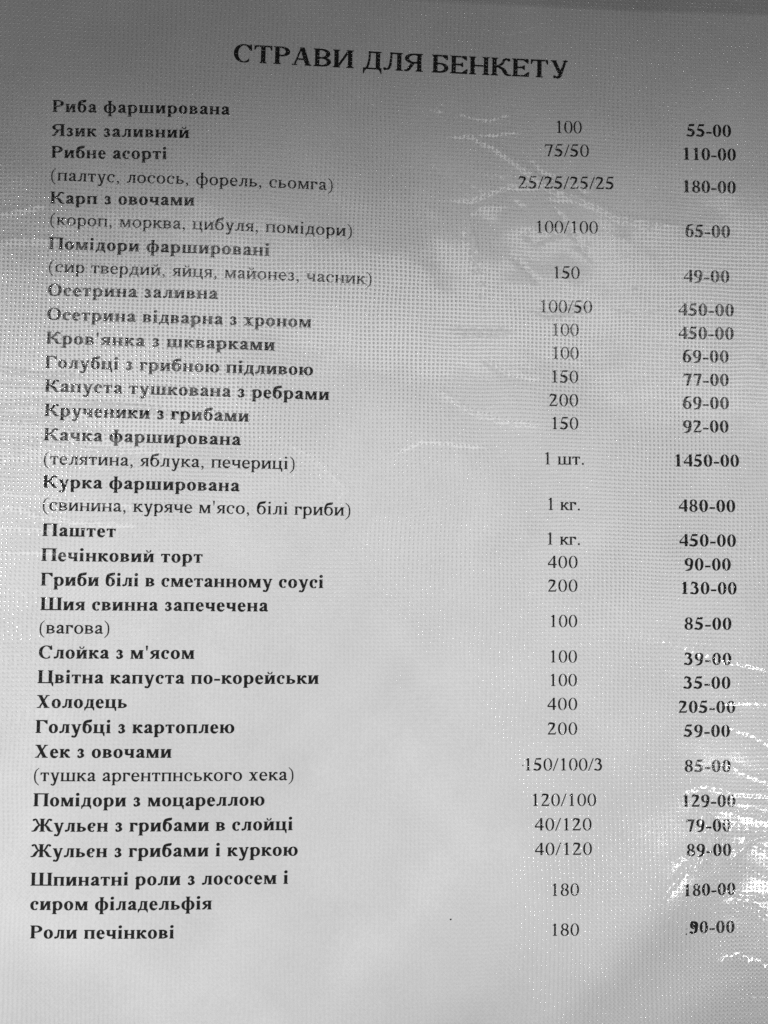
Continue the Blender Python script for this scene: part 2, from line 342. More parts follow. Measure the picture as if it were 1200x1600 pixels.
def g_Ch(g, w):                           # ч
    H, S, h, e = _c(g); a = 16+e+S/2; g.stem(w-a); g.stem(a, y0=H*.55, bot=0)
    g.pen([(a, H*.66), (a+10, H*.46), (a+S*.5+50, H*.38), (w-a, H*.48)], [S/2, S/2, S*.36, S*.3], [40, h*.9, h*.75, h*.7])
def g_Soft(g, w):
    H, S, h, e = _c(g); a = 16+e+S/2; g.stem(a)
    g.ring(a-S, 0, w-24, H*.56, S, h, lim=(XX > a)); g.rect(a, 0, a+S*.6, h); g.rect(a, H*.56-h, a+S*.6, H*.56)
def g_Ya(g, w):
    H, S, h, e = _c(g); a = 16+e+S/2; g.stem(w-a)
    g.ring(36, H*.44, w-a+S, H, S, h, lim=(XX < w-a)); g.rect(w-a-S*.7, H-h, w-a, H); g.rect(w-a-S*.8, H*.44, w-a, H*.44+h)
    g.pen([(w*.46, H*.46), (w*.34, H*.26), (w*.2, h*.7), (30, h*.55)], [S*.42, S*.42, S*.34, 14], [h*.6, h*.6, h*.6, h*.5])
def g_Yu(g, w):
    H, S, h, e = _c(g); a = 16+e+S/2; g.stem(a); x0 = a+S/2+(70 if g.b else 80)
    g.ring(x0, -12, w-28, H+12, S, h*.8); g.rect(a, H*.5-h/2, x0+S*.5, H*.5+h/2)
def g_V(g, w):                            # в
    H, S, h, e = _c(g); a = 16+e+S/2; g.stem(a); m = H*.53
    g.ring(a-S*1.2, m-h, w-56, H, S, h, lim=(XX > a)); g.ring(a-S*1.2, 0, w-26, m, S, h, lim=(XX > a))
    for y in (0, m-h, H-h): g.rect(a, y, w*.5, y+h)
def g_B(g, w):                            # Б
    H, S, h, e = _c(g); a = 16+e+S/2; g.stem(a); m = H*.56
    g.ring(a-S*1.2, 0, w-24, m, S, h, lim=(XX > a))
    for y in (0, m-h): g.rect(a, y, w*.5, y+h)
    g.rect(a, H-h, w-50, H); g.poly([(w-60-h*3, H-h+2), (w-50, H), (w-46, H*.72), (w-50-h*.6, H*.72)])
def g_K(g, w):
    H, S, h, e = _c(g); a = 16+e+S/2; g.stem(a); r = S*.36 if g.cap else S*.42
    g.rect(a, H*.5-h/2, a+S*.9, H*.5+h/2)
    g.pen([(a+S*.55, H*.5), (w*.56, H*.66), (w*.66, H*.88), (w*.8, H-h*.7), (w-26-r, H-r-14)], [h*.6, h*.75, h*.8, h*.8, 18], [h*.6, h*.7, h*.7, h*.6, 18])
    g.disc(w-24-r, H-r-18, r)
    g.pen([(a+S*.9, H*.5), (w*.62, H*.36), (w*.74, H*.14), (w*.84, h*.55), (w-8, h*.5)], [S*.3, S*.46, S*.5, S*.42, 14], [h*.6, h*.7, h*.7, h*.55, h*.5])
def g_L(g, w):
    H, S, h, e = _c(g); a = 16+e+S/2; g.stem(w-a); r = S*.36 if g.cap else S*.42
    g.rect(w*.34, H-g.t, w-a, H); g.rect(w*.42, H-h, w-a, H)
    g.pen([(w*.42, H-g.t*.6), (w*.4, H*.6), (w*.35, H*.24), (w*.25, h*.8), (20+r, r*.9)], [h*.62, h*.68, h*.75, h*.6, 18], [h*.5, h*.6, h*.7, h*.6, 18])
    g.disc(16+r, r*.95-6, r)
def g_D(g, w):
    H, S, h, e = _c(g); a = 26+e+S/2; g.stem(w-a, bot=0, y0=h*.4)
    g.rect(w*.3, H-g.t, w-a, H); g.rect(w*.38, H-h, w-a, H)
    g.pen([(w*.37, H-g.t*.6), (w*.35, H*.55), (w*.28, H*.2), (w*.19, h*.5)], [h*.62, h*.62, h*.68, h*.6], h*.5)
    g.rect(24, 0, w-18, h); dn = 170 if g.cap else 130
    for x, s in ((24, 1), (w-18, -1)):
        g.poly([(x, h), (x+s*h*2.4, h), (x+s*h*1.9, 0), (x+s*h*.9, -dn*.5), (x+s*h*.55, -dn), (x, -dn)])
def g_M(g, w):
    H, S, h, e = _c(g); a = 16+e+S/2; l = 22+e+h*.6
    g.stem(w-a); g.rect(l-h*.6, 0, l+h*.6, H); g.serif(l, 0, 1, h*1.2); g.serif(l+6, H, -1, h*1.2, 1, .2)
    g.bar(l+S*.36, H, w*.5, 0, S*.98); g.bar(w*.49, 0, w-a-S*.3, H, h*1.2)
def g_Kh(g, w):
    H, S, h, e = _c(g); q = S*1.12
    g.bar(w*.27, H, w*.73, 0, q); g.bar(w*.22, 0, w*.78, H, h*1.35)
    g.serif(w*.26, H, -1, q); g.serif(w*.74, 0, 1, q); g.serif(w*.21, 0, 1, h*1.6); g.serif(w*.79, H, -1, h*1.6)
def g_R(g, w):                            # р / Р
    H, S, h, e = _c(g); a = 16+e+S/2
    if g.cap:
        g.stem(a); m = H*.44; g.ring(a-S*1.2, m, w-26, H, S, h, lim=(XX > a))
        for y in (m, H-h): g.rect(a, y, w*.5, y+h)
    else:
        g.stem(a, y0=-205, top=0); g.poly([(a-S/2-e, H-h*1.2), (a-S/2-e, H-h*1.9), (a, H-h*1.9), (a+S/2, H), (a+S/2-10, H+8)])
        g.ring(a-S*.55, -12, w-26, H+10, S, h, lim=(XX > a+S*.2))
def g_O(g, w): H, S, h, e = _c(g); g.ring(28, -12, w-28, H+12, S*(1.05 if g.cap else 1), h*.85)
def g_S(g, w):
    H, S, h, e = _c(g)
    lim = ~((XX > w*.55) & (YY > H*.3) & (YY < H*.66)) if not g.cap else ~((XX > w*.6) & (YY > H*.27) & (YY < H*.68))
    lim &= ~((XX > w*.8) & (YY < H*.5))
    g.ring(28, -12, w+(40 if g.cap else 30), H+12, S, h*.8, lim=lim & (XX < w*.93))
    g.m &= ~((XX > w*.62) & (YY < H*.3) & (YY > H*.14+(XX-w*.62)*.5))
    if g.cap: g.poly([(w*.86, H+12), (w*.92, H+12), (w*.945, H*.66), (w*.9, H*.66), (w*.8, H*.84)])
    else: g.disc(w-46-S*.36, H*.73, S*.46)
def g_Ye(g, w):                           # є
    g_S(g, w); H, S, h, e = _c(g); g.rect(60, H*.5-h/2, w*.7, H*.5+h/2)
def g_e(g, w):
    H, S, h, e = _c(g)
    g.ring(28, -12, w-24, H+12, S, h*.8, lim=(YY > H*.52) | (XX < w*.5), lx=(S, S*.9))
    g.rect(28+S*.6, H*.54-h*.35, w-26, H*.54+h*.6)
    g.pen([(w*.36, H*.12), (w*.52, h*.6), (w*.7, H*.08), (w-40, H*.25)], [S*.4, S*.4, S*.22, 12], [h*.9, h*1.0, h*.7, 12])
def g_E(g, w):
    H, S, h, e = _c(g); a = 16+e+S/2; g.stem(a); g.rect(a, H-h, w-44, H); g.rect(a, 0, w-30, h); g.rect(a, H*.51-h/2, w*.68, H*.51+h/2)
    g.poly([(w-44-h*3, H-h+2), (w-44, H), (w-40, H*.74), (w-44-h*.6, H*.74)])
    g.poly([(w-30-h*3, h-2), (w-30, 0), (w-10, H*.27), (w-20-h*.6, H*.27)])
    g.poly([(w*.68-h*2, H*.51), (w*.68, H*.64), (w*.68+g.t, H*.64), (w*.68+g.t, H*.38), (w*.68, H*.38)])
def g_a(g, w):
    H, S, h, e = _c(g); R = w-(62 if g.b else 72)-S*.5; s = S/2
    g.pen([(58+s*.9, H*.74), (60+s*.9, H*.86), (w*.45, H-h*.35), (R-8, H*.84), (R, H*.6), (R, H*.16)], [s*.9, s*.6, s*.7, s*.98, s, s], [h, h*.7, h*.62, h, h, h])
    g.disc(56+s*.95, H*.74, s*.85)
    g.pen([(R, H*.6), (w*.4, H*.45), (34+s, H*.23), (w*.33, h*.75), (R, H*.17)], [s*.5, s*.6, s, s*.8, s*.5], [h*.5, h*.55, h*.8, h*.8, h*.5])
    g.pen([(R, H*.15), (R+s*1.0, h*.6), (w-10, H*.12)], [s, s*.6, 12], [h*.8, h*.7, 12])
def g_z(g, w):                            # з
    H, S, h, e = _c(g); s = S/2; m = H*.53
    g.disc(50+s*.6, H*.8, s*.62)
    g.pen([(40+s*.7, H*.8), (w*.32, H*.95), (w*.5, H-h*.3), (w-60-s, H*.78), (w*.58, m+h*.3), (w*.36, m)], [s*.4, s*.5, s*.8, s, s*.6, 14], [h*.5, h*.55, h*.6, h, h*.5, h*.4])
    g.pen([(w*.4, m), (w*.6, m-h*.2), (w-34-s, H*.26), (w*.48, h*.4), (w*.26, h*.8), (46+s*.5, H*.2)], [14, s*.7, s, s*.8, s*.6, s*.5], [h*.4, h*.5, h, h*.6, h*.8, h*.7])
    g.disc(44+s*.6, H*.21, s*.6)
def g_U(g, w):                            # у
    H, S, h, e = _c(g); q = S*.98; by = H*.3 if g.cap else 6; r = S*.34 if g.cap else S*.4
    g.bar(w*.23, H, w*.55, by-10, q); g.serif(w*.23+4, H, -1, q*.95, .8, .8); g.serif(w*.83, H, -1, h*1.5, 1, .8)
    if g.cap:
        g.pen([(w*.83, H-10), (w*.62, H*.34), (w*.54, H*.14), (w*.44, h*.4), (w*.28, r)], [h*.7, h*.95, h*1.1, h*.9, 20], [h*.5, h*.8, h*.9, h*.7, 20]); g.disc(w*.28, r-4, r)
    else:
        g.pen([(w*.83, H-10), (w*.56, -20), (w*.46, -150), (w*.34, -200), (w*.2, -168)], [h*.62, h*.8, h*.8, h*.7, 22], [h*.5, h*.7, h*.8, h*.6, 22]); g.disc(w*.2, -170, r)
def g_F(g, w):                            # ф
    H, S, h, e = _c(g); g.stem(w/2, y0=-205, y1=676)
    k = (S*.95, S*.95)
    g.ring(26, -10, w/2+S*.95, H+10, S, h*.85, lim=(XX < w/2)); g.ring(w/2-S*.95, -10, w-26, H+10, S, h*.85, lim=(XX > w/2))
def g_b(g, w):                            # б
    H, S, h, e = _c(g); g.ring(28, -12, w-28, H+6, S, h*.85); s = S/2
    g.pen([(28+s, H*.45), (32+s, H*.85), (w*.3, 560), (w*.58, 620), (w-90, 640), (w-62, 700)], [s, s, s*.9, s*.8, s*.7, 16], [h, h, h*1.2, h*1.2, h*1.1, 18])
    g.pen([(28+s, H*.6), (w*.36, H*.96), (w*.52, H-h*.2)], [h*.5, h*.6, h*.5], [h*.5, h*.5, h*.5])
def g_Zh(g, w):
    H, S, h, e = _c(g); g.stem(w/2); r = S*.36
    for d in (1, -1):
        X = lambda f: w/2+d*f*(w/2)
        g.rect(*sorted((w/2, X(.3)))[:1], H*.5-h/2, sorted((w/2, X(.3)))[1], H*.5+h/2)
        g.pen([(X(.26), H*.5), (X(.44), H*.68), (X(.58), H*.9), (X(.72), H-h*.6), (X(.86), H-r-14)], [h*.6, h*.7, h*.7, h*.6, 18], [h*.6, h*.6, h*.6, h*.6, 18])
        g.disc(X(.93)-d*r, H-r-16, r)
        g.pen([(X(.28), H*.5), (X(.5), H*.34), (X(.66), H*.12), (X(.8), h*.55), (X(.99), h*.5)], [S*.25, S*.42, S*.46, S*.36, 12], [h*.6, h*.7, h*.7, h*.5, h*.45])
def g_A(g, w):
    H, S, h, e = _c(g); g.bar(w*.5, H+10, w*.78, 0, S*1.08); g.bar(w*.14, 0, w*.47, H, h*1.05); g.rect(w*.24, H*.3, w*.66, H*.3+h)
    g.serif(w*.79, 0, 1, S*1.02, .8, .8); g.serif(w*.145, 0, 1, h*1.3); g.m &= YY < H+12
def g_i(g, w):
    g.stem(w/2, top=0); H, S = g.H, g.S; g.poly([(w/2-S/2-40, H-58), (w/2-S/2-40, H-34), (w/2+S/2-16, H+6), (w/2+S/2, H+6), (w/2+S/2, H-90), (w/2-S/2, H-58)])
    g.disc(w/2, 622, S*.56 if g.b else 55)
# digits and signs
def d_0(g, w): g.ring(24, -12, w-24, 676, g.S*(.92 if g.b else .8), 34 if g.b else 27)
def d_1(g, w):
    S = g.S*(.95 if g.b else .8); x = w/2+8; g.rect(x-S/2, 0, x+S/2, 676); g.serif(x, 0, 1, S, 1.2, 1.2)
    g.poly([(x-S/2-85, 590), (x-S/2-85, 566), (x-S/2-20, 566), (x-S/2, 540), (x-S/2, 500), (x+S/2, 520), (x+S/2, 676), (x+S/2-20, 676)])
def d_2(g, w):
    s = g.S*.46; h = g.h
    g.pen([(56, 520), (110, 620), (220, 676-h), (345, 590), (352, 500), (300, 370), (200, 230), (70, 60)], [16, s*.6, s*.9, s, s, s*.9, s*.55, 20], [18, h*.8, h*.95, h, h, h, h*.7, 16])
    g.poly([(28, 0), (430, 0), (474, 150), (444, 150), (400, 90 if g.b else 76), (100, 90 if g.b else 76), (28, 24)])
def d_3(g, w):
    s = g.S*.44; h = g.h
    g.pen([(64, 530), (120, 630), (220, 676-h*.8), (330, 560), (290, 430), (190, 370)], [14, s*.7, s*.9, s, s*.8, 16], [16, h*.8, h*.8, h, h*.9, 16])
    g.pen([(200, 375), (320, 350), (382, 220), (320, 70), (200, h*.35), (100, h), (50, 60)], [20, s*.9, s, s, s*.7, s*.8, s*.7], [18, h*.8, h, h, h*.6, h*.9, h*.8])
def d_4(g, w):
    S = g.S*.9; g.rect(300, 0, 300+S, 676); y = 160; q = 90 if g.b else 70; g.rect(22, y, 474, y+q); g.poly([(22, y+q-6), (22, y+q+20), (300+S*.4, 676), (300+S, 676), (300, 570), (78, y+q-6)])
def d_5(g, w):
    s = g.S*.46; h = g.h; q = 110 if g.b else 82
    g.poly([(160, 676-q), (410, 676-q), (446, 690), (150, 676), (60, 380), (100, 360)])
    g.pen([(80, 372), (220, 360), (350, 290), (375, 190), (310, 70), (200, h*.35), (100, h), (50, 56)], [20, s*.7, s*.95, s, s, s*.7, s*.8, s*.7], [h*.8, h*1.2, h*1.2, h, h, h*.6, h*.9, h*.8])
def d_6(g, w, flip=False):
    s = g.S*.46; h = g.h; n = Glyph(g.b, g.cap)
    n.ring(26, -12, w-26, 430, g.S*.88, h*.8)
    n.pen([(26+s, 210), (50+s, 400), (180, 590), (330, 660), (440, 676)], [s, s, s*.8, s*.5, 12], [h, h, h, h*.6, 12])
    m = n.m
    if flip:      # half a turn about the digit's centre
        iy = np.clip(np.round((664-YY-GY0)/GS-.5).astype(int), 0, GNY-1); ix = np.clip(np.round((w-XX-GX0)/GS-.5).astype(int), 0, GNX-1); m = m[iy, ix]
    g.m |= m
def d_9(g, w): d_6(g, w, True)
def d_7(g, w):
    S = g.S; q = 105 if g.b else 72
    g.poly([(60, 662), (466, 662), (466, 640), (466-10, 662-q), (90, 662-q), (50, 500), (24, 508)]); g.poly([(466, 645), (466-S*1.05, 662-q-6), (170, -8), (170+S*.72, -8)])
def d_8(g, w):
    s = g.S; h = g.h; g.ring(62, 330, w-62, 676, s*.72, h*.7); g.ring(34, -12, w-34, 372, s*.8, h*.7)
    g.bar(120, 430, 370, 250, s*.7)
def d_mix(g, w): d_3(g, w); d_9(g, w); g.rect(30, -8, 330, 62); g.pen([(150, 560), (230, 420), (330, 330)], 26, 20)
def s_lp(g, w, f=1):
    t = 34 if not g.b else 50
    P = [(w*.86, 676), (w*.4, 500), (w*.22+t*.5, 230), (w*.4, -30), (w*.86, -206)]
    if f < 0: P = [(w-x, y) for x, y in P]
    g.pen(P, [12, t*.8, t, t*.8, 12], [12, 20, 20, 20, 12])
def s_rp(g, w): s_lp(g, w, -1)
def s_comma(g, w):
    r = 52 if not g.b else 70; g.disc(w*.45, r-8, r); g.pen([(w*.45+r*.5, r*.6), (w*.45+r*.6, -40), (w*.3, -130)], [r*.5, r*.4, 10], [r*.5, r*.4, 10])
def s_dot(g, w): g.disc(w/2, 46, 55 if not g.b else 72)
def s_slash(g, w): g.bar(12, -14, w-12, 676, 52)
def s_dash(g, w): q = 52 if g.b else 36; g.rect(24, 215-q, w-24, 215+q)
def s_apo(g, w): q = 52 if g.b else 36; g.poly([(w/2-q, 676), (w/2+q, 676), (w/2+q*.4, 430), (w/2-q*.4, 430)]); g.disc(w/2, 650, q)

LC = dict(а=(g_a, 470, 444), б=(g_b, 510, 500), в=(g_V, 500, 472), г=(g_G, 420, 400), д=(g_D, 530, 500), е=(g_e, 444, 444), є=(g_Ye, 440, 424), з=(g_z, 410, 395),
 и=(g_I, 575, 535), й=(g_J, 575, 535), к=(g_K, 530, 490), л=(g_L, 540, 500), м=(g_M, 680, 632), н=(g_N, 575, 535), о=(g_O, 500, 500), п=(g_P, 575, 535), р=(g_R, 545, 500),
 с=(g_S, 444, 444), т=(g_T, 470, 437), у=(g_U, 530, 490), ф=(g_F, 690, 660), х=(g_Kh, 510, 490), ц=(g_Ts, 590, 545), ч=(g_Ch, 540, 500), ш=(g_W, 820, 770), ь=(g_Soft, 500, 456), ю=(g_Yu, 770, 740), я=(g_Ya, 510, 460), і=(g_i, 278, 278))
UC = dict(А=(g_A, 750), Б=(g_B, 640), В=(g_V, 660), Г=(g_G, 600), Д=(g_D, 710), Е=(g_E, 660), Ж=(g_Zh, 1020), И=(g_I, 770), К=(g_K, 740), Л=(g_L, 730), Н=(g_N, 770), О=(g_O, 760), П=(g_P, 770),
 Р=(g_R, 620), С=(g_S, 710), Т=(g_T, 660), У=(g_U, 720), Х=(g_Kh, 730), Ц=(g_Ts, 790), Ш=(g_W, 1080), Я=(g_Ya, 700), Я2=(g_Ya, 700))
DG = {'0': (d_0, 500), '1': (d_1, 500), '2': (d_2, 500), '3': (d_3, 500), '4': (d_4, 500), '5': (d_5, 500), '6': (d_6, 500), '7': (d_7, 500), '8': (d_8, 500), '9': (d_9, 500), 'Э': (d_mix, 500),
 '(': (s_lp, 333), ')': (s_rp, 333), ',': (s_comma, 250), '.': (s_dot, 250), '/': (s_slash, 278), '-': (s_dash, 333), "'": (s_apo, 230), ' ': (None, 250)}
_cache = {}
def glyph(ch, bold):
    k = (ch, bold)
    if k in _cache: return _cache[k]
    if ch in LC: f, wb, wr = LC[ch]; g = Glyph(bold, False); w = wb if bold else wr
    elif ch in UC: f, w = UC[ch]; g = Glyph(bold, True)
    else: f, w = DG[ch]; g = Glyph(bold, True)
    if f: f(g, w)
    g.w = w; _cache[k] = g
    return g

def glyph_mesh(ch, bold):
    """outline of one letter as faces: full runs of cells inside, clipped cells along the edge"""
    g = glyph(ch, bold)
    m = g.m.astype(float); v = (m[:-1, :-1]+m[1:, :-1]+m[:-1, 1:]+m[1:, 1:])/4     # at raster corners
    v = v[::2, ::2]; ny, nx = v.shape; x0, y0, st = GX0+GS, GY0+GS, 2*GS
    ins = v > .499; verts = []; faces = []; vid = {}
    def V(x, y):
        k = (round(x, 2), round(y, 2))
        if k not in vid: vid[k] = len(verts); verts.append(k)
        return vid[k]
    full = ins[:-1, :-1] & ins[1:, :-1] & ins[:-1, 1:] & ins[1:, 1:]
    some = (ins[:-1, :-1] | ins[1:, :-1] | ins[:-1, 1:] | ins[1:, 1:]) & ~full
    for j in range(ny-1):
        row = np.flatnonzero(full[j])
        if len(row):
            for run in np.split(row, np.flatnonzero(np.diff(row) > 1)+1):
                a, b = run[0], run[-1]+1
                faces.append((V(x0+a*st, y0+j*st), V(x0+b*st, y0+j*st), V(x0+b*st, y0+(j+1)*st), V(x0+a*st, y0+(j+1)*st)))
        for i in np.flatnonzero(some[j]):
            c = [(i, j), (i+1, j), (i+1, j+1), (i, j+1)]; f = []
            for k in range(4):
                (ax, ay), (bx, by) = c[k], c[(k+1) % 4]; va, vb = v[ay, ax], v[by, bx]
                if ins[ay, ax]: f.append(V(x0+ax*st, y0+ay*st))
                if ins[ay, ax] != ins[by, bx]:
                    t = (.5-va)/(vb-va) if vb != va else .5; t = min(max(t, .02), .98)
                    f.append(V(x0+(ax+t*(bx-ax))*st, y0+(ay+t*(by-ay))*st))
            f = list(dict.fromkeys(f))
            if len(f) > 2: faces.append(tuple(f))
    return np.array(verts), faces

# ---------------------------------------------------------------- the table, the printed page, the film over it
table = grid_sheet('table_surface', -330, 330, -330, 330, 30, lambda x, y: 0*x-.3, M_board, thick=4)
table['kind'] = 'structure'
EDGE = [(-114.08, 138.22), (-53.56, 139.23), (-8.87, 139.31), (33.12, 139.23), (68.67, 139.01), (104.74, 139.15), (115.66, 139.08)]
def page_top(x): return np.interp(x, [p[0] for p in EDGE], [p[1] for p in EDGE])
page = grid_sheet('menu_page', -112, 116, -158, 140, 1.5, page_z, M_paper, thick=.1, topedge=page_top)
page['label'] = 'white printed banquet menu page with black serif lettering lying under clear film'; page['category'] = 'menu page'

def letter_line(name, text, bold, em, x0, y0, x1, y1, label):
    """one printed line: set from (x0, y0) to (x1, y1), both mm, baseline; letters widened and spaced to fit"""
    gl = [glyph(c, bold) for c in text]; L = math.hypot(x1-x0, y1-y0); ux, uy = (x1-x0)/L, (y1-y0)/L
    e = em/1000; nat = sum(g.w for g in gl)*e-40*e; n = len(text)-1; ratio = L/nat
    st = ratio**.5; track = (L-nat*st)/n
    vs = []; fs = []; pen = -20*e*st
    for c, g in zip(text, gl):
        if c != ' ':
            v, f = outline[c, bold]
            a = pen+v[:, 0]*e*st; b = v[:, 1]*e
            px = x0+a*ux-b*uy; py = y0+a*uy+b*ux
            o = len(vs); vs += np.stack([px, py, page_z(px, py)+.045], -1).tolist(); fs += [tuple(o+k for k in q) for q in f]
        pen += g.w*e*st+track
    o = link_mesh(name, (np.array(vs)*MM).tolist(), fs, M_ink, page)
    if label: o['label'] = label
    return o
outline = {}
